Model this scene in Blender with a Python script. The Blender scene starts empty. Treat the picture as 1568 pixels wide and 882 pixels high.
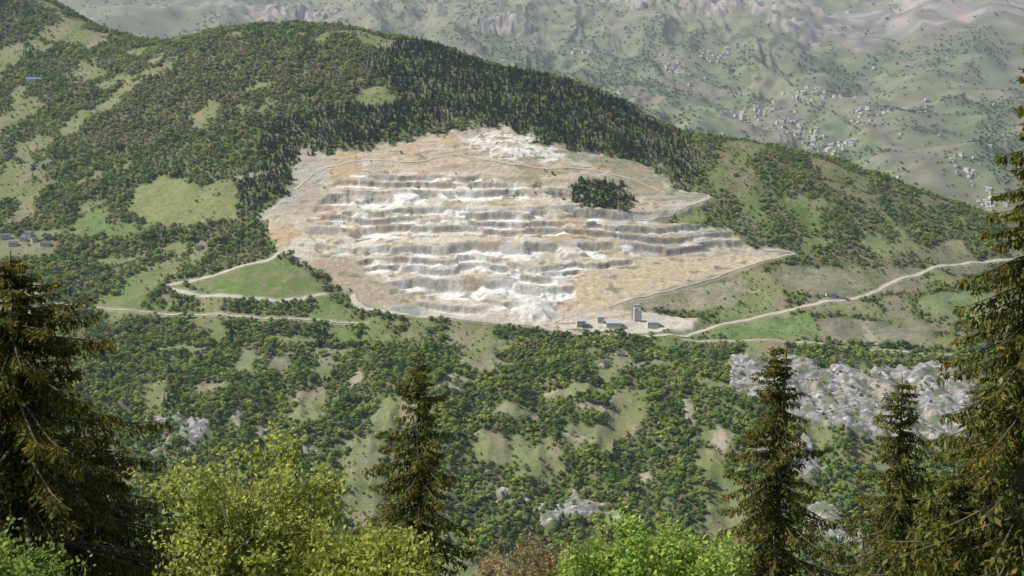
import bpy, math, numpy as np
from mathutils import Vector
rng=np.random.default_rng(7)
scene=bpy.context.scene
# ------------------------------------------------------------------ noise
def _h(ix,iy,seed):
    h=(ix.astype(np.int64)*374761393+iy.astype(np.int64)*668265263+seed*1274126177)&0xffffffff
    h=((h^(h>>13))*1274126177)&0xffffffff
    return ((h^(h>>16))&0xffffff)/float(0xffffff)
_T={}
def perlin(x,y,seed=0):
    if seed not in _T:
        t=np.random.default_rng(seed+1000).uniform(0,6.2831853,65536);_T[seed]=(np.cos(t).astype(np.float32),np.sin(t).astype(np.float32))
    GX,GY=_T[seed]
    ix=np.floor(x);iy=np.floor(y);fx=(x-ix).astype(np.float32);fy=(y-iy).astype(np.float32);ix=ix.astype(np.int32);iy=iy.astype(np.int32)
    x0=ix&255;x1=(ix+1)&255;y0=(iy&255)<<8;y1=((iy+1)&255)<<8
    def g(i,a,b):return GX[i]*(fx-a)+GY[i]*(fy-b)
    u=fx*fx*fx*(fx*(fx*6-15)+10);v=fy*fy*fy*(fy*(fy*6-15)+10)
    a=g(x0+y0,0,0);b=g(x1+y0,1,0);c=g(x0+y1,0,1);d=g(x1+y1,1,1)
    return (((a+u*(b-a))*(1-v)+(c+u*(d-c))*v)*1.5).astype(float)
def fbm(x,y,o=4,seed=0):
    r=0;a=1;s=0
    for i in range(o):
        r=r+a*perlin(x+i*17.3,y-i*9.1,seed+i);s+=a;a*=.5;x=x*2.03;y=y*2.03
    return r/s*1.5
def ridged(x,y,o=3,seed=0):
    r=0;a=1;s=0
    for i in range(o):
        r=r+a*(1-2*np.abs(perlin(x+i*7.7,y+i*3.3,seed+i)));s+=a;a*=.5;x=x*2.1;y=y*2.1
    return r/s
def voro(x,y,seed=0):
    ix=np.floor(x);iy=np.floor(y);f1=np.full(x.shape,9.);f2=np.full(x.shape,9.);idv=np.zeros(x.shape)
    for a in(-1,0,1):
        for b in(-1,0,1):
            cx=ix+a;cy=iy+b
            d=np.hypot(cx+_h(cx,cy,seed)-x,cy+_h(cx,cy,seed+5)-y)
            n=_h(cx,cy,seed+9)
            m=d<f1
            f2=np.where(m,f1,np.minimum(f2,d));idv=np.where(m,n,idv);f1=np.where(m,d,f1)
    return idv,f2-f1
def ss(a,b,x):
    t=np.clip((x-a)/(b-a),0,1);return t*t*(3-2*t)
def sdf(poly,x,y):
    """signed distance to polygon, negative inside"""
    P=np.array(poly,float);out=np.full(x.shape,1e4)
    m=(x>P[:,0].min()-80)&(x<P[:,0].max()+80)&(y>P[:,1].min()-80)&(y<P[:,1].max()+80)
    if not m.any():return out
    px=x[m];py=y[m];d=np.full(px.shape,1e9);ins=np.zeros(px.shape,bool)
    for i in range(len(P)):
        a=P[i];b=P[(i+1)%len(P)];e=b-a
        t=np.clip(((px-a[0])*e[0]+(py-a[1])*e[1])/(e@e+1e-9),0,1)
        d=np.minimum(d,np.hypot(px-a[0]-t*e[0],py-a[1]-t*e[1]))
        c=((a[1]>py)!=(b[1]>py))&(px<(b[0]-a[0])*(py-a[1])/(b[1]-a[1]+1e-12)+a[0])
        ins^=c
    out[m]=np.where(ins,-d,d);return out
def dline(L,x,y):
    P=np.array(L,float);out=np.full(x.shape,1e4)
    m=(x>P[:,0].min()-60)&(x<P[:,0].max()+60)&(y>P[:,1].min()-60)&(y<P[:,1].max()+60)
    px=x[m];py=y[m];d=np.full(px.shape,1e9)
    for a,b in zip(P[:-1],P[1:]):
        e=b-a;t=np.clip(((px-a[0])*e[0]+(py-a[1])*e[1])/(e@e+1e-9),0,1)
        d=np.minimum(d,np.hypot(px-a[0]-t*e[0],py-a[1]-t*e[1]))
    out[m]=d;return out
# ------------------------------------------------------------------ survey (world metres)
ctrl=[]
for m in(-.485,-.350,-.261,-.172,-.082,.007,.097,.186,.275,.350,.499):
    for y,z in((1780,-725),(1990,-645),(2120,-587),(2290,-528),(2480,-481)):ctrl.append((m*y,y,z))
ctrl+=[(-1301,2700,-426),(-1435,3000,-326),(-1610,3400,-146),(-1779,3800,98),(-941,2700,-420),(-1021,2950,-334),(-1117,3250,-225),(-1228,3600,-77),(-1307,3850,42),(-696,2680,-423),(-748,2900,-335),(-807,3150,-225),(-878,3450,-88),(-938,3700,-7),(-441,2580,-442),(-460,2700,-378),(-490,2900,-277),(-526,3130,-162),(-567,3400,-43),(-208,2530,-460),(-219,2680,-375),(-232,2860,-273),(-248,3080,-159),(-264,3300,-63),(18,2530,-464),(19,2680,-375),(20,2860,-273),(21,3050,-164),(22,3200,-103),(244,2530,-468),(259,2700,-378),(272,2860,-286),(284,3000,-221),(472,2540,-470),(498,2700,-390),(532,2900,-290),(693,2520,-472),(738,2700,-402),(784,2880,-332),(882,2520,-466),(941,2700,-426),(990,2850,-386),(1257,2520,-489),(1343,2700,-475)]
for x,y,z in[(-1944,4200,408),(-1384,4100,192),(-1196,4050,118),(-970,3900,34),(-802,3750,36),(-647,3700,67),(-423,3700,61),(-256,3600,31),(-97,3500,-11),(125,3350,-64),(239,3300,-103),(358,3200,-165),(505,3150,-185),(688,3100,-228),(813,3050,-271),(974,3000,-326),(1196,2950,-387),(1502,2900,-445)]:
    ctrl+=[(x,y,z),(x*1.03,y+260,z-110),(x*1.06,y+650,z-330)]
for m in(-.475,-.257,-.037,.139,.344,.534):
    for y,z in((5000,-544),(6000,-310),(7000,-59),(7400,128),(8200,281),(9600,773)):ctrl.append((m*y,y,z))
C=np.array(ctrl,float)
def fit(C):
    P=C[:,:2]/1000.;n=len(P);r2=((P[:,None]-P[None])**2).sum(-1)
    K=.5*r2*np.log(r2+1e-12)+.001*np.eye(n)
    A=np.zeros((n+3,n+3));A[:n,:n]=K;Q=np.c_[np.ones(n),P];A[:n,n:]=Q;A[n:,:n]=Q.T
    return np.linalg.solve(A,np.r_[C[:,2],0,0,0])
W=fit(C)
LX=np.arange(-5400,5401,25.);LY=np.arange(1500,9801,25.)
gx,gy=np.meshgrid(LX/1000,LY/1000);G=W[-3]+W[-2]*gx+W[-1]*gy
for i in range(len(C)):
    r2=(gx-C[i,0]/1000)**2+(gy-C[i,1]/1000)**2;G+=W[i]*.5*r2*np.log(r2+1e-12)
def smooth_base(x,y):
    u=np.clip((x-LX[0])/25,0,len(LX)-1.001);v=np.clip((y-LY[0])/25,0,len(LY)-1.001)
    i=u.astype(int);j=v.astype(int);a=u-i;b=v-j
    r=(G[j,i]*(1-a)+G[j,i+1]*a)*(1-b)+(G[j+1,i]*(1-a)+G[j+1,i+1]*a)*b
    r=np.maximum(r,-765);n=np.maximum(-1.8-.66*y,-760);t=ss(1600,1780,y)
    return n*(1-t)+r*t
quarry=[(-435,3014),(-296,3014),(-126,3070),(-19,3082),(61,3020),(205,3004),(283,2988),(328,2914),(391,2900),(347,2854),(243,2810),(404,2808),(446,2752),(524,2744),(427,2696),(168,2584),(327,2560),(312,2530),(242,2506),(96,2512),(18,2528),(-72,2534),(-163,2544),(-257,2574),(-283,2604),(-347,2656),(-426,2714),(-487,2840),(-437,2888)]
terr=[(-340,2932),(-211,2936),(-31,2906),(109,2884),(220,2828),(392,2812),(441,2760),(416,2730),(209,2696),(124,2664),(111,2612),(53,2576),(-96,2552),(-165,2570),(-263,2642),(-354,2716),(-388,2800),(-359,2874)]
whitep=[(-92,3042),(8,3064),(87,3012),(99,2972),(21,2976),(-71,2992)]
island=[(98,2864),(135,2906),(213,2912),(232,2866),(220,2832),(145,2834)]
ramp=[(112,2654),(208,2686),(354,2712),(441,2730),(516,2740),(426,2690),(252,2614),(157,2572),(112,2568)]
fan=[(-363,2694),(-291,2694),(-245,2634),(-190,2610),(-141,2552),(-257,2574),(-289,2612),(-331,2622)]
meadow=[(-766,2950),(-772,3030),(-725,3062),(-671,3030),(-629,2952),(-543,2908),(-531,2854),(-621,2846),(-693,2884)]
lawn=[(-590,2662),(-447,2696),(-411,2696),(-338,2632),(-341,2610),(-409,2598),(-529,2620)]
fields=[[(134,2588),(375,2660),(435,2670),(388,2592),(249,2576),(168,2570)],[(473,2692),(635,2722),(656,2654),(544,2624),(478,2650)],[(532,2558),(718,2530),(710,2456),(526,2470)],[(346,2530),(524,2578),(529,2484),(330,2494)],[(717,2616),(844,2648),(900,2602),(808,2526),(730,2574)]]
R={1:[(-427,2724),(-442,2702),(-494,2690),(-551,2676),(-616,2670),(-623,2662),(-566,2630),(-480,2604),(-397,2594),(-330,2610)],
2:[(-283,2606),(-275,2586),(-245,2566),(-163,2542),(-95,2532),(18,2528),(91,2506),(185,2492),(286,2502),(312,2516)],
3:[(312,2516),(370,2542),(442,2570),(515,2592),(589,2614),(654,2644),(676,2662),(737,2696),(812,2748),(916,2808),(1040,2860)],
4:[(296,2486),(372,2476),(458,2460),(565,2446),(671,2434),(735,2430)],
5:[(231,2818),(282,2828),(336,2862),(384,2896),(372,2906),(328,2910)],
6:[(169,2578),(253,2618),(352,2664),(428,2700),(523,2736),(469,2746)],
7:[(-843,2612),(-734,2598),(-590,2576),(-436,2546),(-253,2530)],
8:[(-425,2900),(-380,2958),(-290,2976),(-190,2962),(-120,2984),(-40,2960),(60,2944),(140,2950),(240,2930),(300,2896)]}
farms=[(-963,2848,16,10,6,.2),(-944,2888,14,11,8,-.3),(-900,2846,18,9,5,.1),(-987,2876,20,11,7,.4),(-949,2868,12,9,6,-.1),(-925,2862,12,9,6,.5),(-805,3552,14,9,5,0.),(-851,3606,14,10,5,.3),(-589,2778,12,8,5,.2),(150,2376,16,10,5,.9),(179,2412,14,8,4,.1),(570,2624,18,9,5,.1),(590,2620,12,8,4,-.2)]
clearings=[(-184,2214,42,45),(-222,2094,32,70),(-206,2016,28,40),(-378,2384,26,40),(-434,2396,22,55),(-318,2252,30,60),(-48,2456,65,20),(-14,2134,62,32),(35,2120,42,36),(-4,2224,42,22),(-97,2302,18,16),(114,2182,36,20),(-160,2478,24,20),(-478,2292,24,20),(-381,2478,55,12),(99,2292,54,18),(231,2382,44,12),(-47,2384,44,20),(-304,2386,20,40),(-1059,3154,60,80),(-856,2994,24,20),(-1032,3630,40,60),(-839,3518,40,24),(-926,2892,70,16),(-945,2830,40,30),(-1187,3782,36,30),(-1107,3850,110,50),(-743,2776,50,14),(583,2902,42,16),(698,2786,36,34),(-640,2790,30,12),(-300,2440,40,14),(330,2300,40,16),(-560,2440,40,14),(-340,3300,16,10),(-560,3330,40,14),(-380,3560,50,20),(-300,3460,30,14),(-660,3240,26,14)]
scars=[(-420,2214,7,34),(271,2232,9,36),(94,2170,22,9),(612,2490,8,40),(133,2240,26,9),(310,2150,12,30),(-97,2296,22,9),(-80,2330,26,8),(-250,2340,10,30),(420,2640,30,5),(-420,3020,14,26),(-520,2985,40,8),(-380,2200,8,20),(190,2080,10,16),(-300,2130,12,8),(60,2300,20,6)]
scree=[(343,2380),(407,2416),(478,2396),(574,2352),(697,2376),(740,2340),(715,2214),(650,2130),(575,2144),(489,2192),(439,2192),(402,2252),(345,2280)]
scree2=[(439,2190),(466,2120),(440,2050),(470,1990),(488,1954),(402,1928),(401,2066),(355,2136),(331,2182)]
cliffc=[(-22,2030),(60,2020),(90,2044),(161,2004),(149,1980),(69,1992),(-4,2000)]
cliffl=[(-553,2214),(-470,2198),(-458,2156),(-513,2150)]
con=[(-530,3160),(-310,3170),(-230,3220),(-328,3372),(-230,3560),(-95,3440),(123,3310),(234,3250),(352,3160),(381,3038),(354,2918),(303,2920),(271,2998),(74,3010),(-114,3108),(-283,3024),(-440,3004),(-437,2888),(-507,2846),(-545,2920),(-508,3012)]
brown=[(-1014,3394),(-916,3610),(-623,3558),(-331,3402),(-230,3220),(-310,3170),(-530,3160),(-745,3186),(-933,3204)]
villages=[(729,6818,60,120),(1093,6010,70,120),(1162,5820,90,80),(1435,6008,90,90),(1012,6160,110,60),(1609,5254,60,90),(1613,5036,70,60),(323,7022,60,50),(956,6964,80,100),(1300,6300,200,120),(1250,5700,160,60)]
farrock=[(367,8014,500,160),(738,7910,420,260),(1330,7578,260,170),(1407,7282,160,120),(1632,7300,170,120),(2123,7728,330,260),(2304,7438,260,150),(-494,7950,300,120),(-1268,7640,420,160),(-75,7262,160,70),(1900,7500,420,170),(1100,7650,380,180)]
def ell(lst,x,y,wob=0.):
    d=np.full(x.shape,9.)
    for a,b,c,e in lst:d=np.minimum(d,np.sqrt(((x-a)/c)**2+((y-b)/e)**2))
    return d+wob
# ------------------------------------------------------------------ terrain height + zones
def rockmask(x,y):
    w=fbm(x/35,y/45,5,31)*38
    d=np.minimum(np.minimum(sdf(scree,x,y),sdf(scree2,x,y)+12+w*.4),np.minimum(sdf(cliffc,x,y),sdf(cliffl,x,y)))
    return 1-ss(-8,6,d+w)
def farmask(x,y):
    w=fbm(x/180,y/180,4,51)*.9
    return (1-ss(.85,1.15,ell(farrock,x,y,w)))*(y>4800)
STEP=19.5
def height(x,y,full=False):
    z=smooth_base(x,y);far=ss(4600,5400,y);hill=ss(1750,1950,y)*(1-far)
    w=fbm(x/40,y/40,3,3)*9
    dq=sdf(quarry,x,y)+w+fbm(x/26,y/30,4,29)*24*ss(2880,2980,y)
    q=1-ss(-5,5,dq)
    z=z+hill*(1-q*.8)*(fbm(x/210,y/210,4,1)*9+fbm(x/45,y/45,3,2)*2.2)
    low=hill*(1-ss(2250,2450,y));z=z+low*(ridged(x/110,y/330,3,4)*16-6)
    z=z+far*(ridged(x/700+.15*fbm(x/400,y/400,2,9),y/1500,4,5)*105+fbm(x/260,y/260,4,6)*26)
    fm=farmask(x,y);z=z+fm*(ridged(x/110,y/220,5,8)*36)
    rm=rockmask(x,y);z=z+rm*(ridged(x/50,y/30,3,12)*6+ridged(x/16,y/9,3,13)*4.2)
    t=(1-ss(-4,8,sdf(terr,x,y)+w*.8));dr=sdf(ramp,x,y)+w*.3;rp=1-ss(-4,6,dr);fn=1-ss(-4,8,sdf(fan,x,y)+w*.5)
    brk=ss(-.30,.0,fbm(x/70,y/40,4,24)+.1)
    amt=np.clip(q*.28+t*.85,0,1)*q*(1-rp)*(1-fn)*(.2+.8*brk)
    blk,_e=voro(x/105,y/50,27)
    wob=fbm(x/170,y/260,2,21)*10+fbm(x/26,y/26,3,22)*1.8+x*.012+(blk-.5)*9
    zs=smooth_base(x,y);lv=(zs+wob)/STEP;l0=lv;lv=lv+.30*np.sin(l0*1.9+x/260);fl=np.floor(lv);fr=lv-fl
    p=np.interp(fr,[0,.40,.70,.90,1],[0,.04,.26,.98,1])
    zt=zs+(fl+p-lv)*STEP*.95+fbm(x/7,y/7,2,23)*.5
    z=z+amt*(zt-z)
    dc=np.hypot((x-41)/1.5,(y-2566)/1.1)*(1+.45*fbm(x/16,y/16,3,28))
    z=z+np.maximum(0,20-dc*.66)*.8*(dc<31)
    z=z+(1-ss(300,900,y))*fbm(x/30,y/30,3,60)*1.2*ss(5,40,np.hypot(x,y))
    if full:return z,dict(q=q,t=t,rp=rp,fn=fn,fr=fr,rm=rm,fm=fm,far=far,amt=amt,dc=dc,w=w,fl=fl,brk=brk)
    return z
def open_masks(x,y):
    w=fbm(x/25,y/25,3,41)*9
    md=1-ss(-4,4,sdf(meadow,x,y)+w);lw=1-ss(-3,3,sdf(lawn,x,y)+w*.3)
    fd=np.zeros(x.shape);fi=np.zeros(x.shape)
    for i,f in enumerate(fields):
        k=1-ss(-3,3,sdf(f,x,y)+w*.6);fd=np.maximum(fd,k);fi=np.where(k>.5,i+1,fi)
    cl=1-ss(.8,1.1,ell(clearings,x,y,fbm(x/22,y/22,4,42)*.8))
    hs=1-ss(.9,1.1,ell([(a[0],a[1]-14,a[2]*.9+6,34) for a in farms],x,y));cl=np.maximum(cl,hs)
    sc=1-ss(.8,1.1,ell(scars,x,y,fbm(x/10,y/10,3,43)*.6));cl=np.maximum(cl,sc)
    return md,lw,fd,fi,cl,sc
def roaddist(x,y):
    d=np.full(x.shape,1e4)
    for k,L in R.items():d=np.minimum(d,dline(L,x,y))
    return d
def forest(x,y,q,rm,md,lw,fd,cl,rd):
    n=fbm(x/120,y/150,5,11)
    b=np.where(y<2470,.40,.24)
    right=ss(200,330,x)*ss(2440,2490,y)
    b=b*(1-right)+right*np.where(y<2790,-.04,.14)
    b=b+.25*ss(3080,3200,y)*(1-ss(150,320,x))*ss(-1000,-800,x)
    d=ss(-.05,.1,n+b)
    dc=sdf(con,x,y)+fbm(x/40,y/40,3,14)*22
    cm=1-ss(-6,10,dc);d=np.maximum(d,cm)
    idv,e=voro(x/95+.35*fbm(x/80,y/80,2,15),y/120,16)
    hed=(e<.07)&(right>.5)&(_h(np.floor(x/60),np.floor(y/60),17)>.35)
    d=np.where(hed,np.maximum(d,.85),d)
    d=d*(1-np.maximum.reduce([md,lw,fd*.97,cl*.97]));d=d*(1-q)*(1-rm*.84)
    isl=1-ss(-4,6,sdf(island,x,y)+fbm(x/20,y/20,2,18)*14)
    d=np.maximum(d,isl);cm=np.maximum(cm,isl*.7)
    d=d*ss(6,11,rd)
    return d,cm,idv,e,right,isl
# ---- grid
fx=np.arange(-1150,1150.1,3.2);k=np.cumsum(3.2*1.075**np.arange(1,72));k=k[k<4300]
xs=np.r_[(-1150-k)[::-1],fx,fx[-1]+k]
ys=np.r_[np.arange(-150,1850,25),np.arange(1850,2480,3),np.arange(2480,3090,2),np.arange(3090,3300,3),np.arange(3300,4300,7),np.arange(4300,5000,35),np.arange(5000,9650,14)].astype(float)
X,Y=np.meshgrid(xs,ys);x=X.ravel();y=Y.ravel();nx,ny=len(xs),len(ys)
z,M=height(x,y,True)
md,lw,fd,fi,cl,scar=open_masks(x,y);rd=roaddist(x,y)
D,CM,vid,ve,right,isl=forest(x,y,M['q'],M['rm'],md,lw,fd,cl,rd)
def c3(*a):return np.array(a)[None,:]
def mix(a,b,t):return a+(b-a)*t[:,None]
n1=fbm(x/60,y/60,4,101);n2=fbm(x/9,y/9,3,102);n3=fbm(x/300,y/300,3,103)
one=np.ones((len(x),1))
col=mix(one*c3(.17,.195,.08),one*c3(.235,.215,.125),ss(-.3,.5,n1+.4*n2))        # open grass, partly dry
col=mix(col,one*c3(.14,.20,.065),ss(.0,.6,n3))
col=mix(col,col*(.75+.5*vid)[:,None],right)
col=mix(col,one*c3(.185,.155,.12),right*(vid>.72)*.7*(1-fd))
dry=mix(one*c3(.20,.22,.105),one*c3(.26,.23,.155),ss(-.2,.4,n1+n2*.3))
col=mix(col,dry,cl*(y<3000)*.75)
col=mix(col,one*c3(.205,.225,.09)*(1+.25*n2)[:,None],md)
lawnc=mix(one*c3(.14,.20,.06),one*c3(.19,.195,.095),ss(-.1,.4,fbm(x/35,y/30,4,130)))
col=mix(col,lawnc*(1+.2*n2)[:,None],lw)
fc=np.array([[.15,.18,.07],[.27,.25,.165],[.22,.21,.13],[.20,.19,.13],[.14,.20,.075],[.16,.205,.09]])[fi.astype(int)]
col=mix(col,fc*(1+.3*n1+.25*n2)[:,None],fd)
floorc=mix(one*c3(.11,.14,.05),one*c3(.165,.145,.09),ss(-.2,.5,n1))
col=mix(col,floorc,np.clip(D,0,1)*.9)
col=mix(col,one*c3(.36,.31,.24),scar*.75)
# rock
rk=mix(one*c3(.34,.325,.31),one*c3(.17,.16,.155),ss(-.3,.3,fbm(x/16,y/7,5,104)))
rk=mix(rk,one*c3(.52,.50,.49),ss(.2,.5,fbm(x/10,y/8,4,107)))
rk=mix(rk,one*c3(.33,.27,.20),ss(.2,.6,fbm(x/50,y/50,3,105))*.6)
rk=mix(rk,one*c3(.12,.15,.07),ss(.05,.3,fbm(x/30,y/20,5,106))*.85)
col=mix(col,rk,M['rm'])
# quarry
fr=M['fr'];st=fbm(x/7,y/30,3,110);pw=fbm(x/75+M['fl']*3.1,M['fl']*5.7+y/300,3,111);og=fbm(x/90,y/70,4,112)
tan=mix(one*c3(.49,.41,.295),one*c3(.44,.325,.205),ss(-.15,.4,og));tan=mix(tan,one*c3(.53,.49,.41),ss(.0,.45,fbm(x/60,y/50,4,113)))
white=one*c3(.77,.75,.70)
centre=np.exp(-(((x+120)/190)**2))*.32+np.exp(-(((x-60)/110)**2+((y-2600)/90)**2))*.5
tal=ss(.30,.46,fr)*(1-ss(.64,.72,fr));fac=ss(.66,.73,fr)*(1-ss(.90,.95,fr))
wpat=ss(-.10,.28,fbm(x/60,y/28,4,114)+centre-.16)
qc=mix(tan,white,np.clip(wpat*(.25+.75*tal)+.6*tal*ss(-.3,.2,pw+centre-.22),0,1)*M['t'])
facec=mix(one*c3(.37,.34,.295),one*c3(.15,.14,.13),ss(-.2,.35,st*.5+.8*pw));facec=mix(facec,one*c3(.38,.29,.20),ss(.1,.5,og)*.6)  # rock tones, with dark greys painted in to deepen the faces' shade
facec=mix(facec,white*.88,ss(.0,.4,pw+centre-.3+.3*st)*.7)
qc=mix(qc,facec,fac*np.clip(M['t']*(.15+.85*M['brk'])+.12,0,1))
grey=(ss(150,260,x)*ss(2700,2730,y)*(1-ss(2820,2850,y)))
qc=mix(qc,one*c3(.26,.245,.215)*(1+.6*st)[:,None],grey*.75*np.clip(fac+.45,0,1))
gl=(1-ss(-400,-340,x+.3*M['w']))*ss(2800,2860,y)
qc=mix(qc,one*c3(.34,.325,.28),gl*.8)
up=(1-M['t'])*ss(2840,2920,y)
qc=mix(qc,one*c3(.27,.26,.175),up*ss(.05,.35,fbm(x/70,y/30,4,115)+(x-40)/400)*.85)
qc=mix(qc,one*c3(.34,.265,.18),up*ss(.0,.35,fbm(x/60,y/24,4,116)+.25*ss(3000,3060,y))*.65)
wp=1-ss(-6,14,sdf(whitep,x,y)+M['w']*2.6);qc=mix(qc,white*c3(.9,.9,.9),wp*.85*ss(-.5,.1,n2+fbm(x/30,y/18,3,119)))
qc=mix(qc,one*c3(.52,.42,.295)*(1+.10*n2)[:,None],M['rp'])
qc=mix(qc,one*c3(.36,.295,.215)*(1+.15*n2)[:,None],M['fn']*.9)
lowq=(1-ss(2545,2590,y+M['w']));qc=mix(qc,one*c3(.54,.50,.43),lowq*.7)
qc=mix(qc,one*c3(.68,.66,.63),(1-ss(18,32,M['dc']+n2*9))*.8)
pond=1-ss(14,18,np.hypot((x+187)/1.9,y-2556));qc=mix(qc,one*c3(.27,.31,.27),pond)
veg=ss(.3,.5,fbm(x/33,y/14,4,117))*(1-fac)*(1-lowq);qc=mix(qc,one*c3(.19,.19,.105),veg*.75)
qc*=(1+.18*n2+.12*fbm(x/3.5,y/3.5,2,118))[:,None]
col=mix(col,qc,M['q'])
vergec=one*c3(.38,.33,.255);col=mix(col,vergec,(1-ss(4,8,rd+n2*3))*.6*(1-M['q']))
# distant mountain, some haze put into its paler, bluer colours
def farforest(x,y):
    f=ss(-.05,.2,fbm(x/330,y/420,5,122)+.0+.35*(_h(np.floor(x/900),np.floor(y/700),123)-.5))
    fv,fe=voro(x/150+.4*fbm(x/200,y/200,2,120),y/230,121)
    f=np.maximum(f,(fe<.06)*.75*(fbm(x/400,y/400,2,128)>-.2));f=f*(1-.7*ss(6900,7400,y))
    vd=ell(villages,x,y);return f*ss(.9,1.5,vd),fv
Ff,fv=farforest(x,y);Ff=Ff*(1-M['fm']*.9)
fg=mix(one*c3(.155,.205,.11),one*c3(.235,.235,.16),fv*1.0);fg=mix(fg,one*c3(.20,.18,.155),(fv>.8)*.5)
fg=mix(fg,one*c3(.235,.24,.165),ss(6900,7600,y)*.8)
fg=fg*(1+.4*fbm(x/90,y/90,4,129))[:,None]
ff=mix(fg,one*c3(.11,.145,.085),Ff*.75)
fr_=mix(one*c3(.42,.39,.38),one*c3(.20,.19,.20),ss(-.3,.3,fbm(x/26,y/80,4,125)))
fr_=mix(fr_,one*c3(.38,.31,.25),ss(.1,.5,fbm(x/150,y/150,3,127))*.6)
fr_=mix(fr_,fg*.95,ss(.05,.35,fbm(x/120,y/120,5,126))*.8)
ff=mix(ff,fr_,M['fm'])
col=mix(col,ff,M['far']);col=np.clip(col,.01,.85)

def newmat(name,rough=.9):
    m=bpy.data.materials.new(name);m.use_nodes=True;b=m.node_tree.nodes['Principled BSDF'];b.inputs['Roughness'].default_value=rough
    b.inputs['Specular IOR Level'].default_value=.15
    return m,m.node_tree,b
def nd(nt,t,**k):
    n=nt.nodes.new(t)
    for a,b in k.items():setattr(n,a,b)
    return n
def quadmesh(name,V,Q,cols=None,mats=(),midx=None,smooth=False,tri=False):
    me=bpy.data.meshes.new(name);kk=Q.shape[1]
    me.vertices.add(len(V));me.vertices.foreach_set('co',np.ascontiguousarray(V,dtype=np.float32).ravel())
    me.loops.add(Q.size);me.loops.foreach_set('vertex_index',Q.ravel().astype(np.int32))
    me.polygons.add(len(Q));me.polygons.foreach_set('loop_start',(np.arange(len(Q))*kk).astype(np.int32))
    try:me.polygons.foreach_set('loop_total',np.full(len(Q),kk,np.int32))
    except Exception:pass
    for m in mats:me.materials.append(m)
    if midx is not None:me.polygons.foreach_set('material_index',midx.astype(np.int32))
    me.polygons.foreach_set('use_smooth',np.full(len(Q),smooth))
    me.update(calc_edges=True)
    if cols is not None:
        a=me.color_attributes.new('Col','FLOAT_COLOR','POINT')
        a.data.foreach_set('color',np.c_[cols,np.ones(len(cols))].astype(np.float32).ravel())
    return me
def link(ob):scene.collection.objects.link(ob);return ob
tm,nt,bs=newmat('terrain_ground',.95)
at=nd(nt,'ShaderNodeVertexColor',layer_name='Col');geo=nd(nt,'ShaderNodeNewGeometry')
na=nd(nt,'ShaderNodeTexNoise');na.inputs['Scale'].default_value=.22;na.inputs['Detail'].default_value=5;na.inputs['Roughness'].default_value=.65
nt.links.new(geo.outputs['Position'],na.inputs['Vector'])
mr=nd(nt,'ShaderNodeMapRange');mr.inputs['From Min'].default_value=.25;mr.inputs['From Max'].default_value=.75;mr.inputs['To Min'].default_value=.72;mr.inputs['To Max'].default_value=1.28
nt.links.new(na.outputs['Fac'],mr.inputs['Value'])
vm=nd(nt,'ShaderNodeVectorMath',operation='SCALE');nt.links.new(at.outputs['Color'],vm.inputs[0]);nt.links.new(mr.outputs[0],vm.inputs['Scale'])
nt.links.new(vm.outputs[0],bs.inputs['Base Color'])
bp=nd(nt,'ShaderNodeBump');bp.inputs['Strength'].default_value=.5;bp.inputs['Distance'].default_value=2.
nt.links.new(na.outputs['Fac'],bp.inputs['Height']);nt.links.new(bp.outputs[0],bs.inputs['Normal'])
idx=np.arange(nx*ny).reshape(ny,nx)
Q=np.stack([idx[:-1,:-1],idx[:-1,1:],idx[1:,1:],idx[1:,:-1]],-1).reshape(-1,4)
link(bpy.data.objects.new('terrain',quadmesh('terrain',np.c_[x,y,z],Q,col,[tm],smooth=True)))
# ------------------------------------------------------------------ roads
rmat,nt,bs=newmat('gravel_road',.9)
geo=nd(nt,'ShaderNodeNewGeometry');na=nd(nt,'ShaderNodeTexNoise');na.inputs['Scale'].default_value=.3;na.inputs['Detail'].default_value=5
nt.links.new(geo.outputs['Position'],na.inputs['Vector']);cr=nd(nt,'ShaderNodeValToRGB')
cr.color_ramp.elements[0].position=.3;cr.color_ramp.elements[0].color=(.38,.34,.28,1);cr.color_ramp.elements[1].position=.7;cr.color_ramp.elements[1].color=(.58,.53,.46,1)
nt.links.new(na.outputs['Fac'],cr.inputs[0]);nt.links.new(cr.outputs[0],bs.inputs['Base Color'])
def catmull(P,st=6.):
    P=np.array(P,float);P=np.vstack([2*P[0]-P[1],P,2*P[-1]-P[-2]]);o=[]
    for i in range(1,len(P)-2):
        n=max(2,int(np.hypot(*(P[i+1]-P[i]))/st))
        for t in np.arange(n)/n:
            o.append(.5*(2*P[i]+(P[i+1]-P[i-1])*t+(2*P[i-1]-5*P[i]+4*P[i+1]-P[i+2])*t*t+(3*P[i]-P[i-1]-3*P[i+1]+P[i+2])*t**3))
    o.append(P[-2]);return np.array(o)
RW={1:7.5,2:7,3:6.5,4:3.5,5:8,6:4,7:3,8:4}
for k,L in R.items():
    P=catmull(L);T=np.gradient(P,axis=0);T/=np.hypot(T[:,0],T[:,1])[:,None]+1e-9;N=np.c_[-T[:,1],T[:,0]]
    wv=RW[k]*(1+.25*np.sin(np.arange(len(P))*.9)*np.cos(np.arange(len(P))*.37));offs=np.linspace(-.5,.5,6)
    V=[]
    for o in offs:
        p=P+N*(wv*o)[:,None];V.append(np.c_[p,height(p[:,0],p[:,1])+.55+.04*k])
    V=np.stack(V,1);n,mw=V.shape[:2];id2=np.arange(n*mw).reshape(n,mw)
    Qr=np.stack([id2[:-1,:-1],id2[1:,:-1],id2[1:,1:],id2[:-1,1:]],-1).reshape(-1,4)
    link(bpy.data.objects.new('gravel_road',quadmesh('gravel_road',V.reshape(-1,3),Qr,None,[rmat],smooth=True)))
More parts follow.
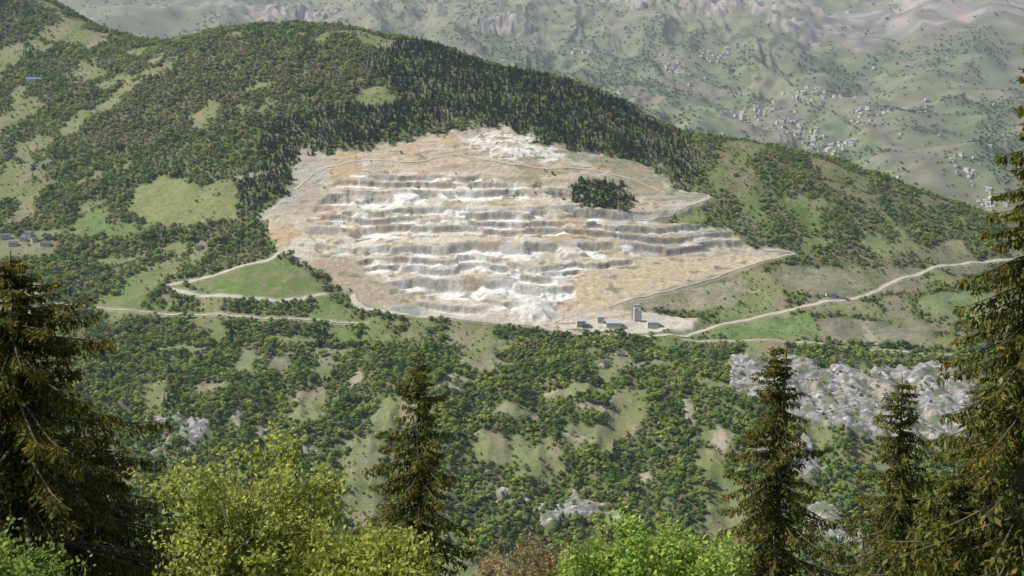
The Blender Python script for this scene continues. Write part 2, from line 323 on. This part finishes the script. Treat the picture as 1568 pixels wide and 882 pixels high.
# ------------------------------------------------------------------ foliage materials
def leafmat(name,src,transl=.0,nscale=.35):
    m=bpy.data.materials.new(name);m.use_nodes=True;nt=m.node_tree;nt.nodes.clear()
    out=nd(nt,'ShaderNodeOutputMaterial')
    a=nd(nt,'ShaderNodeAttribute',attribute_type='INSTANCER' if src=='inst' else 'GEOMETRY',attribute_name='tint' if src=='inst' else 'Col')
    v=nd(nt,'ShaderNodeAttribute',attribute_type='GEOMETRY',attribute_name='Col')
    colr=a.outputs['Color']
    if src=='inst':
        mm=nd(nt,'ShaderNodeVectorMath',operation='MULTIPLY');nt.links.new(a.outputs['Color'],mm.inputs[0]);nt.links.new(v.outputs['Color'],mm.inputs[1]);colr=mm.outputs[0]
    d=nd(nt,'ShaderNodeBsdfDiffuse');nt.links.new(colr,d.inputs['Color'])
    if transl>0:
        t=nd(nt,'ShaderNodeBsdfTranslucent');nt.links.new(colr,t.inputs['Color']);mx=nd(nt,'ShaderNodeMixShader');mx.inputs[0].default_value=transl
        nt.links.new(d.outputs[0],mx.inputs[1]);nt.links.new(t.outputs[0],mx.inputs[2]);nt.links.new(mx.outputs[0],out.inputs[0])
    else:nt.links.new(d.outputs[0],out.inputs[0])
    return m
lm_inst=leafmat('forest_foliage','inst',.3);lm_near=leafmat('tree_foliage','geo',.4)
bark,nt,bs=newmat('bark');na=nd(nt,'ShaderNodeTexNoise');na.inputs['Scale'].default_value=6;cr=nd(nt,'ShaderNodeValToRGB')
cr.color_ramp.elements[0].color=(.07,.055,.045,1);cr.color_ramp.elements[1].color=(.20,.17,.13,1);nt.links.new(na.outputs['Fac'],cr.inputs[0]);nt.links.new(cr.outputs[0],bs.inputs['Base Color'])
def leafquads(P,dirs,ln,wd,r):
    """kite quads at P along dirs"""
    n=len(P);rv=r.normal(size=(n,3));s=np.cross(dirs,rv);s/=np.linalg.norm(s,axis=1)[:,None]+1e-9
    a=P;b=P+dirs*(ln*.45)[:,None]+s*(wd*.5)[:,None];c=P+dirs*ln[:,None];d=P+dirs*(ln*.45)[:,None]-s*(wd*.5)[:,None]
    return np.stack([a,b,c,d],1).reshape(-1,3)
def tubes(segs,sides=5):
    V=[];Fq=[];o=0
    ang=np.arange(sides)*2*np.pi/sides
    for pts,rad in segs:
        pts=np.array(pts);T=np.gradient(pts,axis=0);T/=np.linalg.norm(T,axis=1)[:,None]+1e-9
        up=np.array([0,0,1.]) if abs(T[0,2])<.9 else np.array([1.,0,0])
        A=np.cross(T,up);A/=np.linalg.norm(A,axis=1)[:,None]+1e-9;B=np.cross(T,A)
        ring=pts[:,None]+(A[:,None]*np.cos(ang)[None,:,None]+B[:,None]*np.sin(ang)[None,:,None])*np.array(rad)[:,None,None]
        V.append(ring.reshape(-1,3));n=len(pts)
        for i in range(n-1):
            for j in range(sides):
                k=(j+1)%sides;Fq.append((o+i*sides+j,o+i*sides+k,o+(i+1)*sides+k,o+(i+1)*sides+j))
        o+=n*sides
    return np.vstack(V),np.array(Fq)
def assemble(name,segs,leafV,leafC,mats,sides=5):
    tv,tq=tubes(segs,sides);nl=len(leafV)//4
    lq=np.arange(nl*4).reshape(-1,4)+len(tv)
    V=np.vstack([tv,leafV]);Qq=np.vstack([tq,lq]);cc=np.vstack([np.full((len(tv),3),.5),np.repeat(leafC,4,0)])
    return quadmesh(name,V,Qq,cc,mats,np.r_[np.zeros(len(tq)),np.ones(nl)])
def unit(v):return v/(np.linalg.norm(v,axis=1)[:,None]+1e-9)
def far_broad(seed):
    r=np.random.default_rng(seed);H=9.;cl=[];
    for i in range(11):
        a=r.uniform(0,6.28);rr=r.uniform(0,3.1);cl.append((rr*math.cos(a),rr*math.sin(a),r.uniform(2.8,7.2)-rr*.4,r.uniform(1.3,2.1)))
    Ps=[];Ds=[];Cs=[]
    for cx,cy,cz,cr_ in cl:
        d=unit(r.normal(size=(26,3)));d[:,2]=np.abs(d[:,2])*.9-.25*r.random(26);P=np.array([cx,cy,cz])+d*cr_*r.uniform(.7,1,(26,1))
        Ps.append(P)
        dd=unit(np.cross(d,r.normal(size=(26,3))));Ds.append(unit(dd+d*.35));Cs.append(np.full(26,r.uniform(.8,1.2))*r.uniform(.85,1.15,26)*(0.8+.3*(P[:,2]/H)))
    P=np.vstack(Ps);n=len(P);c=np.concatenate(Cs);Dn=np.vstack(Ds)
    out=unit(P-np.array([0,0,4.5]));s=unit(np.cross(Dn,out));ln=r.uniform(1.,1.7,n)[:,None];wd=r.uniform(.8,1.3,n)[:,None]
    a=P-Dn*ln*.5;L=np.stack([a,P+s*wd*.5,P+Dn*ln*.5,P-s*wd*.5],1).reshape(-1,3)
    segs=[([(0,0,-1.5),(.1,0,2),(0,.1,5)],[.22,.16,.06])]+[([(0,0,2.4),(q[0]*.5,q[1]*.5,3.2+q[2]*.2),(q[0],q[1],q[2])],[.1,.07,.03]) for q in cl[:5]]
    return assemble('b',segs,L,np.repeat(c[:,None],3,1),[bark,lm_inst],3)
def far_con(seed):
    r=np.random.default_rng(seed);H=12.;n=240;t=r.random(n)**.8;zz=1.2+t*(H-1.2);R_=(1-t)**.85*2.3+.12
    a=r.uniform(0,6.28,n);rr=R_*r.uniform(.15,.75,n);P=np.c_[rr*np.cos(a),rr*np.sin(a),zz];d=unit(np.c_[np.cos(a),np.sin(a),-.45+r.normal(size=n)*.25])
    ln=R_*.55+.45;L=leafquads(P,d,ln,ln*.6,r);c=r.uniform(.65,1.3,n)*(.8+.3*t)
    return assemble('c',[([(0,0,-1.5),(0,0,6),(0,0,11.5)],[.2,.12,.03])],L,np.repeat(c[:,None],3,1),[bark,lm_inst],4)
def coll(name,meshes):
    c=bpy.data.collections.new(name)
    for i,m in enumerate(meshes):c.objects.link(bpy.data.objects.new(name+'_plant',m))
    return c
cb=coll('broadleaf_variant',[far_broad(s) for s in range(6)]);cc_=coll('conifer_variant',[far_con(s+50) for s in range(4)])
def scatter(name,P,scl,tint,col,seed):
    n=len(P);me=bpy.data.meshes.new(name);me.vertices.add(n);me.vertices.foreach_set('co',P.astype(np.float32).ravel())
    a=me.attributes.new('scl','FLOAT_VECTOR','POINT');a.data.foreach_set('vector',scl.astype(np.float32).ravel())
    a=me.attributes.new('rot','FLOAT_VECTOR','POINT');rr=np.random.default_rng(seed);rt=np.zeros((n,3));rt[:,2]=rr.uniform(0,6.28,n);rt[:,:2]=rr.normal(size=(n,2))*.05
    a.data.foreach_set('vector',rt.astype(np.float32).ravel())
    a=me.attributes.new('tint','FLOAT_COLOR','POINT');a.data.foreach_set('color',np.c_[tint,np.ones(n)].astype(np.float32).ravel())
    ob=link(bpy.data.objects.new(name,me));g=bpy.data.node_groups.new(name,'GeometryNodeTree')
    g.interface.new_socket('Geometry',in_out='INPUT',socket_type='NodeSocketGeometry');g.interface.new_socket('Geometry',in_out='OUTPUT',socket_type='NodeSocketGeometry')
    gi=g.nodes.new('NodeGroupInput');go=g.nodes.new('NodeGroupOutput');ip=g.nodes.new('GeometryNodeInstanceOnPoints');ci=g.nodes.new('GeometryNodeCollectionInfo')
    ci.inputs['Collection'].default_value=col;ci.inputs['Separate Children'].default_value=True;ci.inputs['Reset Children'].default_value=True
    ip.inputs['Pick Instance'].default_value=True
    na=g.nodes.new('GeometryNodeInputNamedAttribute');na.data_type='FLOAT_VECTOR';na.inputs['Name'].default_value='scl'
    nb=g.nodes.new('GeometryNodeInputNamedAttribute');nb.data_type='FLOAT_VECTOR';nb.inputs['Name'].default_value='rot'
    e=g.nodes.new('FunctionNodeEulerToRotation');l=g.links.new
    l(gi.outputs[0],ip.inputs['Points']);l(ci.outputs[0],ip.inputs['Instance']);l(nb.outputs['Attribute'],e.inputs[0]);l(e.outputs[0],ip.inputs['Rotation']);l(na.outputs['Attribute'],ip.inputs['Scale']);l(ip.outputs[0],go.inputs[0])
    ob.modifiers.new('scatter','NODES').node_group=g
    return ob
def jgrid(x0,x1,y0,y1,s,seed):
    r=np.random.default_rng(seed);a,b=np.meshgrid(np.arange(x0,x1,s),np.arange(y0,y1,s));a=a.ravel();b=b.ravel()
    return a+r.uniform(-.6,.6,a.size)*s,b+r.uniform(-.6,.6,a.size)*s,r
px,py,r=jgrid(-1500,1500,1860,4150,7.2,5);m=np.abs(px)<.38*py+60;px=px[m];py=py[m]
ex,ey,_=jgrid(80,250,2820,2930,5.,6);m=sdf(island,ex,ey)+fbm(ex/20,ey/20,2,18)*14<-1;px=np.r_[px,ex[m]];py=np.r_[py,ey[m]]
pz,PM=height(px,py,True);a1=open_masks(px,py);prd=roaddist(px,py)
pd,pcm,_,_,pright,pisl=forest(px,py,PM['q'],PM['rm'],a1[0],a1[1],a1[2],a1[4],prd)
openp=(.14+.15*pright)*(1-PM['q'])*(1-a1[1])*(1-a1[0]*.8)*(1-a1[2]*.7)*ss(6,10,prd)+.02*PM['q']*ss(2800,2900,py)*ss(6,10,prd)
u=r.random(len(px));keep=u<np.maximum(pd*.97,openp);small=(u>=0)&(pd<.4)
px,py,pz,pd,pcm,pright,small,pisl=[q[keep] for q in(px,py,pz,pd,pcm,pright,small,pisl)]
n=len(px);u=r.random(n)
nz=fbm(px/70,py/70,3,70);isc=(u<pcm*.9)|((nz>.5)&(u<.6)&(px<300))
br=1-ss(-30,30,sdf(brown,px,py)+fbm(px/60,py/60,3,71)*60);br=np.maximum(br*.6,.45*(fbm(px/50,py/50,3,72)>.15)*(py>2500));br=np.maximum(br,.09)
b1=np.array([.245,.36,.08]);b2=np.array([.42,.47,.12]);b3=np.array([.12,.205,.06]);bb=np.array([.32,.27,.165])
t=np.clip(r.normal(.45,.20,n)+.85*fbm(px/45,py/45,4,73),0,1)[:,None]
tb=np.where(t<.5,b3+(b1-b3)*t*2,b1+(b2-b1)*(t*2-1))
isb=(r.random(n)<br)[:,None];tb=np.where(isb,bb*r.uniform(.75,1.15,(n,1))+tb*.15,tb)
tc=np.array([.048,.078,.036])*r.uniform(.7,1.5,(n,1))
sc=np.clip(r.lognormal(-.02,.26,n),.5,1.75)*np.clip(1+.35*fbm(px/55,py/55,3,76),.7,1.4)*np.where(small,.5,1.0)*np.where(pright>.5,.78,1)*np.where(pisl>.5,.85,1);S=np.c_[sc*r.uniform(.95,1.2,n),sc*r.uniform(.95,1.2,n),sc*r.uniform(.75,1.05,n)]
P=np.c_[px,py,pz]
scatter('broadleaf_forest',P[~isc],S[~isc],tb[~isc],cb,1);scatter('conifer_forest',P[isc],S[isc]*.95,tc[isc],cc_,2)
# distant woods
px,py,r=jgrid(-3300,3300,4900,8300,20,15);m=np.abs(px)<.38*py+60;px=px[m];py=py[m];fmk=farmask(px,py)
Ff,_=farforest(px,py);Ff*=(1-fmk*.9)
keep=r.random(len(px))<np.maximum(Ff*.95,.06);px=px[keep];py=py[keep];n=len(px);pz=height(px,py)
T=np.array([.15,.205,.095])*r.uniform(.75,1.25,(n,1))*(1+.3*fbm(px/150,py/150,2,75))[:,None]
sc=r.uniform(.7,1.3,n);scatter('distant_woodland',np.c_[px,py,pz],np.c_[sc*1.4,sc*1.4,sc],T,cb,3)
# ------------------------------------------------------------------ foreground trees
def gz(a,b):return float(height(np.array([float(a)]),np.array([float(b)]))[0])
def spruce(xx,yy,top,R_,seed,taper=.35,gold=.35,dens=1.,leaf_tone=1.):  # last argument scales the leaf colour of the whole tree evenly
    r=np.random.default_rng(seed);g=gz(xx,yy)-.4;H=top-g;segs=[];lean=r.normal(size=2)*.15
    zs=np.linspace(0,H,14);segs.append((np.c_[lean[0]*(zs/H)**2,lean[1]*(zs/H)**2,zs],.30*(1-zs/H)**.8*H/28+.015))
    LP=[];LD=[];LL=[];LW=[];LC=[];zc=H*.1
    while zc<H-.25:
        dt=H-zc;prof=R_*min(1,dt/(taper*H))**.8;low=dt>12
        nb=int(r.integers(3,7)*(dens if dens>1 else 1));a0=r.uniform(0,6.28)
        for b in range(nb):
            a=a0+b*6.283/nb+r.normal()*.3;Lb=prof*r.uniform(.5,1.3)*(1 if r.random()>.12 else .45)+.12
            up=.25 if dt<2.5 else (-.02 if dt<6 else -.22);dr=np.array([math.cos(a),math.sin(a),0.])
            s=np.linspace(0,1,6);pts=np.array([0,0,zc+r.normal()*.06])+dr*(Lb*s)[:,None]+np.c_[s*0,s*0,Lb*(up*s-.28*s**1.8+.16*s**4)]
            segs.append((pts,.035*Lb/2.5*(1-s)+.006))
            step=.105 if not low else .2;ns=max(3,int(Lb/step*min(dens,1.1)));sv=np.repeat((np.arange(ns)+.5)/ns,2);sv=np.clip(sv+r.normal(size=sv.size)*.02,0.06,1)
            base=np.stack([np.interp(sv,s,pts[:,i]) for i in range(3)],1);sd=np.tile([1,-1],ns)[:,None]
            side=np.array([-dr[1],dr[0],0]);dwn=r.uniform(.3,1.6,(2*ns,1))*(1 if dt>2 else .3)
            td=unit(side*sd*r.uniform(.25,1,(2*ns,1))+dr*r.uniform(.1,.6,(2*ns,1))-np.array([0,0,1.])*dwn)
            tl=(.12+.30*Lb*.5*(1-sv*.75))*r.uniform(.6,1.3,2*ns);tl=np.minimum(tl,.95)
            nq=3 if low else 6
            for q in range(nq):
                f=(q+r.random(2*ns))/nq;p=base+td*(tl*f)[:,None]-np.c_[tl*0,tl*0,(tl*f)**2*.35]
                d=unit(td+r.normal(size=td.shape)*.45-np.array([0,0,.25]))
                LP.append(p);LD.append(d);k=2*ns;LL.append(r.uniform(.12,.26,k)*(1.6 if low else 1));LW.append(r.uniform(.05,.095,k)*(1.8 if low else 1))
                tip=np.clip(sv*.8+f*.4,0,1)[:,None];gsel=(r.random((k,1))<gold*tip*1.3)
                LC.append(np.where(gsel,np.array([.28,.215,.06]),np.array([.085,.10,.03])+np.array([.075,.075,.015])*tip)*r.uniform(.6,1.35,(k,1))*leaf_tone)
        zc+=r.uniform(.24,.50)*(1 if not low else 1.5)
    P=np.vstack(LP);L=leafquads(P,np.vstack(LD),np.concatenate(LL),np.concatenate(LW),r)
    ob=link(bpy.data.objects.new('spruce_tree',assemble('spruce_tree',segs,L,np.vstack(LC),[bark,lm_near],5)));ob.location=(xx,yy,g);return ob
def broad(xx,yy,top,R_,seed,c1,c2,nleaf=1.,crownlen=7.,lsz=.12,name='broadleaf_tree'):
    r=np.random.default_rng(seed);g=gz(xx,yy)-.3;H=top-g;segs=[];tips=[]
    def grow(p,d,L,rad,lv):
        n=5;pts=[p];dd=d.copy()
        for i in range(n):
            dd=dd+r.normal(size=3)*.13+np.array([0,0,.05]);dd/=np.linalg.norm(dd);pts.append(pts[-1]+dd*L/n)
        pts=np.array(pts);segs.append((pts,np.linspace(rad,rad*.45,n+1)))
        if lv>=3:tips.append(pts);return
        for i in range({0:7,1:5,2:5}[lv]):
            f=r.uniform(.25,1.);k=min(n-1,int(f*n));q=pts[k]+(pts[k+1]-pts[k])*(f*n-k if f*n-k<1 else 1)
            a=r.uniform(0,6.28);o=np.array([math.cos(a),math.sin(a),r.uniform(-.1,.7)]);nd_=dd*.55+o*.8;nd_/=np.linalg.norm(nd_)
            grow(q,nd_,L*r.uniform(.5,.75),rad*.45,lv+1)
        tips.append(pts[3:])
    tz=H-crownlen;zs=np.linspace(0,tz,6);segs.append((np.c_[np.sin(zs)*.1,np.cos(zs)*.1-.1,zs],np.linspace(.22,.13,6)))
    for i in range(4):
        a=i*1.57+r.uniform(-.4,.4);tilt=r.uniform(.2,.7) if i else .05
        d=np.array([math.cos(a)*tilt,math.sin(a)*tilt,1.]);d/=np.linalg.norm(d);grow(np.array([0,0,tz-.2]),d,crownlen*.55,.1,0)
    T=np.array([q for t in tips for q in t])
    ex=np.percentile(np.hypot(T[:,0],T[:,1]),96);kx=R_/ex;zt=T[:,2].max();kz=(H-tz)/(zt-tz)
    def fitp(p):
        p=np.array(p,float).copy();m=p[:,2]>tz-.3;p[m,0]*=kx;p[m,1]*=kx;p[m,2]=tz+(p[m,2]-tz)*kz;return p
    segs=[(fitp(p),rd_) if i else (p,rd_) for i,(p,rd_) in enumerate(segs)];T=fitp(T)
    T=T[_h(np.arange(len(T))//7,np.zeros(len(T)),seed)>.42]
    k=max(1,int(5*nleaf));P=np.repeat(T,k,0);P=P+r.normal(size=P.shape)*.11;n=len(P);d=unit(r.normal(size=(n,3))+np.array([0,0,.2]))
    cn=_h(np.floor(P[:,0]*1.6),np.floor(P[:,1]*1.6+P[:,2]*2.1),seed)[:,None]*.6+r.random((n,1))*.4
    Cc=(np.array(c1)+(np.array(c2)-np.array(c1))*cn)*r.uniform(.75,1.25,(n,1))
    L=leafquads(P,d,r.uniform(.7,1.3,n)*lsz,r.uniform(.6,1.1,n)*lsz*.8,r)
    ob=link(bpy.data.objects.new(name,assemble(name,segs,L,Cc,[bark,lm_near],4)));ob.location=(xx,yy,g);return ob
spruce(-15.4,45,-6.0,7.4,1,.42,.38,1.5,.85)
spruce(-19.5,52,-9.5,5.5,9,.4,.35,1.2,.75)
spruce(-14.6,50,-12.6,5.2,10,.45,.30,1.3,.7)
spruce(-4.0,62,-12.6,3.5,2,.36,.35)
spruce(11.3,62,-12.2,3.8,3,.36,.40)
spruce(17.8,66,-14.4,3.7,4,.34,.30)
spruce(14.15,40,.9,3.1,5,.5,.34)
spruce(16.6,50,-11.0,3.6,6,.3,.25)
spruce(12.6,41,-11.5,3.0,7,.3,.12,1.1,1.15)
spruce(-9.2,58,-17.5,3.0,8,.3,.3)
broad(-7.6,42,-11.0,3.0,11,(.35,.39,.09),(.56,.57,.16),1.2,7,.16)
broad(-4.6,40,-12.7,2.3,12,(.34,.38,.08),(.54,.55,.14),1.2,5,.16)
broad(3.6,38,-12.2,2.3,13,(.25,.38,.07),(.44,.56,.13),1.4,5,.15)
broad(.64,45,-14.0,2.0,14,(.33,.25,.12),(.45,.35,.17),.7,6,.12)
broad(-12.2,35,-11.7,1.6,15,(.18,.28,.06),(.32,.42,.10),1.,5,.14)
broad(5.5,41,-13.7,1.9,16,(.25,.36,.08),(.42,.52,.13),1.,5,.14)
broad(-1.7,42,-14.6,1.7,17,(.31,.26,.12),(.44,.38,.16),.7,5,.12)
broad(8.2,44,-15.9,1.9,18,(.17,.25,.07),(.30,.38,.11),1.,5,.14)
# ------------------------------------------------------------------ buildings
def flat(name,c,rough=.8):
    m,nt,b=newmat(name,rough);geo=nd(nt,'ShaderNodeNewGeometry');na=nd(nt,'ShaderNodeTexNoise');na.inputs['Scale'].default_value=.9
    nt.links.new(geo.outputs['Position'],na.inputs['Vector']);cr=nd(nt,'ShaderNodeValToRGB')
    cr.color_ramp.elements[0].color=(c[0]*.75,c[1]*.75,c[2]*.75,1);cr.color_ramp.elements[1].color=(min(1,c[0]*1.2),min(1,c[1]*1.2),min(1,c[2]*1.2),1)
    nt.links.new(na.outputs['Fac'],cr.inputs[0]);nt.links.new(cr.outputs[0],b.inputs['Base Color']);return m
wallm=flat('rendered_wall',(.58,.54,.48));roofm=flat('slate_roof',(.16,.15,.16));roofb=flat('blue_roof',(.12,.25,.42));glass=flat('window_dark',(.04,.05,.06),.3);conc=flat('concrete',(.62,.61,.58));metal=flat('metal_sheet',(.50,.51,.52),.5);wood=flat('wood',(.14,.10,.07))
def boxm(name,s,loc,mat,par=None,rot=0):
    a,b,c=s[0]/2,s[1]/2,s[2];v=[(-a,-b,0),(a,-b,0),(a,b,0),(-a,b,0),(-a,-b,c),(a,-b,c),(a,b,c),(-a,b,c)]
    f=[(0,3,2,1),(4,5,6,7),(0,1,5,4),(1,2,6,5),(2,3,7,6),(3,0,4,7)];me=bpy.data.meshes.new(name);me.from_pydata(v,[],f);me.materials.append(mat)
    o=link(bpy.data.objects.new(name,me));o.location=loc;o.rotation_euler[1]=rot
    if par:o.parent=par
    return o
def gable(w,d,h,ov=.6,th=.35):
    a,b=w/2+ov,d/2+ov
    v=[(-a,-b,-.3),(a,-b,-.3),(a,b,-.3),(-a,b,-.3),(-a,0,h),(a,0,h)];v+=[(p,q,s+th) for p,q,s in v]
    f=[(0,1,5,4),(2,3,4,5),(6,10,11,7),(8,11,10,9),(0,6,7,1),(2,8,9,3),(0,4,10,6),(4,3,9,10),(1,7,11,5),(5,11,8,2)];return v,f
def house(name,xx,yy,w,d,h,rot=0,roof=None,wall=None):
    e=link(bpy.data.objects.new(name,None));e.location=(xx,yy,gz(xx,yy)-.2);e.rotation_euler[2]=rot
    boxm('walls',(w,d,h+4),(0,0,-4),wall or wallm,e)
    me=bpy.data.meshes.new('g');rh=d*.32;me.from_pydata([(-w/2+.01,-d/2+.01,0),(-w/2+.01,d/2-.01,0),(-w/2+.01,0,rh*.95),(w/2-.01,-d/2+.01,0),(w/2-.01,d/2-.01,0),(w/2-.01,0,rh*.95)],[],[(0,2,1),(3,4,5)]);me.materials.append(wall or wallm)
    g=link(bpy.data.objects.new('gable_walls',me));g.parent=e;g.location=(0,0,h)
    v,f=gable(w,d,rh);me=bpy.data.meshes.new('roof');me.from_pydata(v,[],f);me.materials.append(roof or roofm);o=link(bpy.data.objects.new('roof',me));o.parent=e;o.location=(0,0,h)
    for i in range(max(2,int(w/3.5))):
        for s in range(max(1,int(h/3))):
            boxm('window_%d_%d'%(i,s),(1.2,.12,1.4),(-w/2+1.8+i*3.2,-d/2-.03,1+s*2.9),glass,e)
    boxm('door',(1.3,.14,2.2),(w/2-1.2,-d/2-.03,.2),wood,e);return e
for a in farms:house('farmhouse',*a)
house('barn',-1147,3600,34,14,6,.2,roofb)
def plant(xx,yy):
    e=link(bpy.data.objects.new('concrete_silo',None));e.location=(xx,yy,gz(xx,yy)-.5)
    for i,(dx,hh,rr) in enumerate([(0,22,3.8),(7.9,19,3.6)]):
        an=np.arange(24)*2*np.pi/24;prof=[(rr,0),(rr,hh),(rr+.25,hh),(rr+.25,hh+.6),(rr*.5,hh+2.6),(.01,hh+2.8)]
        v=[(dx+p*math.cos(a),p*math.sin(a),h_) for p,h_ in prof for a in an];f=[(k*24+j,k*24+(j+1)%24,(k+1)*24+(j+1)%24,(k+1)*24+j) for k in range(5) for j in range(24)]
        me=bpy.data.meshes.new('barrel');me.from_pydata(v,[],f);me.materials.append(conc);o=link(bpy.data.objects.new('barrel_%d'%i,me));o.parent=e
    boxm('head_house',(13.6,4.5,3.5),(3.8,0,24.9),metal,e)
    boxm('stair_tower',(2,2,25),(-5.3,0,0),metal,e)
plant(214,2546)
def shed(name,xx,yy,w,d,h,rot=0):
    e=house(name,xx,yy,w,d,h,rot,metal,conc)
shed('crusher_building',119,2524,16,10,9,.1);shed('crusher_building',176,2526,26,12,6,-.05);shed('crusher_building',244,2532,20,12,6,.05);shed('crusher_building',154,2538,12,9,10,0)
ec=link(bpy.data.objects.new('conveyor',None));ec.location=(96,2530,gz(96,2530))
boxm('belt',(46,1.8,.9),(0,0,9),metal,ec,-.35)
for i in range(5):boxm('leg_%d'%i,(.6,1.6,3+i*3.4),(-17+i*9,0,0),metal,ec)
vc=bpy.data.collections.new('village_house_variant')
for i,(w,d,h) in enumerate([(12,9,6),(16,10,7),(10,8,5)]):
    v=[(-w/2,-d/2,-3),(w/2,-d/2,-3),(w/2,d/2,-3),(-w/2,d/2,-3),(-w/2,-d/2,h),(w/2,-d/2,h),(w/2,d/2,h),(-w/2,d/2,h)];f=[(0,1,5,4),(1,2,6,5),(2,3,7,6),(3,0,4,7)]
    gv,gf=gable(w,d,d*.3);f+=[tuple(k+8 for k in q) for q in gf];v+=[(p,q,s+h) for p,q,s in gv]
    me=bpy.data.meshes.new('vh');me.from_pydata(v,[],f);me.materials.append(flat('village_wall',(.68,.66,.62)));me.materials.append(flat('village_roof',[(.30,.27,.26),(.45,.42,.40),(.22,.22,.24)][i]))
    for k,p in enumerate(me.polygons):p.material_index=0 if k<4 else 1
    vc.objects.link(bpy.data.objects.new('village_house',me))
VP=[]
for a,b,c,d in villages:
    k=int(10+c*d/480);VP.append(np.c_[a+rng.normal(size=k)*c*.55,b+rng.normal(size=k)*d*.55])
VP.append(np.c_[rng.uniform(200,2300,50),rng.uniform(5200,7000,50)])
VP=np.vstack(VP);s=rng.uniform(.85,1.4,(len(VP),1))
scatter('village_houses',np.c_[VP,height(VP[:,0],VP[:,1])+1.],np.repeat(s,3,1),np.ones((len(VP),3)),vc,4)
# ------------------------------------------------------------------ air haze filling the valley
def haze(y0,y1,dens):
    me=bpy.data.meshes.new('valley_haze');x0,x1,z0,z1=-5600,5600,-1000,1400
    me.from_pydata([(a,b,c) for c in(z0,z1) for a,b in((x0,y0),(x1,y0),(x1,y1),(x0,y1))],[],[(0,3,2,1),(4,5,6,7),(0,1,5,4),(1,2,6,5),(2,3,7,6),(3,0,4,7)])
    hm=bpy.data.materials.new('haze');hm.use_nodes=True;nt=hm.node_tree;nt.nodes.clear();o=nd(nt,'ShaderNodeOutputMaterial');v=nd(nt,'ShaderNodeVolumeScatter')
    v.inputs['Color'].default_value=(.68,.83,1,1);v.inputs['Density'].default_value=dens;v.inputs['Anisotropy'].default_value=.2;nt.links.new(v.outputs[0],o.inputs['Volume']);me.materials.append(hm)
    link(bpy.data.objects.new('valley_haze',me))
haze(500,4280,3.0e-5);haze(4284,9900,9e-5)
# ------------------------------------------------------------------ light, sky, camera
S=Vector((-.64,.03,.77)).normalized();el=math.asin(S.z);az=math.atan2(S.x,S.y)
w=bpy.data.worlds.new("World");scene.world=w;w.use_nodes=True;nt=w.node_tree
sk=nt.nodes.new('ShaderNodeTexSky');sk.sky_type='NISHITA';sk.sun_disc=False;sk.sun_elevation=el;sk.sun_rotation=az
nt.links.new(sk.outputs[0],nt.nodes['Background'].inputs[0]);nt.nodes['Background'].inputs[1].default_value=.12
l=bpy.data.lights.new("sun",'SUN');l.energy=5.;l.angle=math.radians(.5);l.color=(1,.955,.86);lo=link(bpy.data.objects.new("sun",l));lo.rotation_euler=S.to_track_quat('Z','Y').to_euler()
cd=bpy.data.cameras.new("camera");co=link(bpy.data.objects.new("camera",cd));scene.camera=co
co.rotation_euler=(math.radians(81),0,0);cd.lens=52.28;cd.clip_start=.5;cd.clip_end=30000
scene.view_settings.view_transform='Standard';scene.view_settings.look='None';scene.view_settings.exposure=0
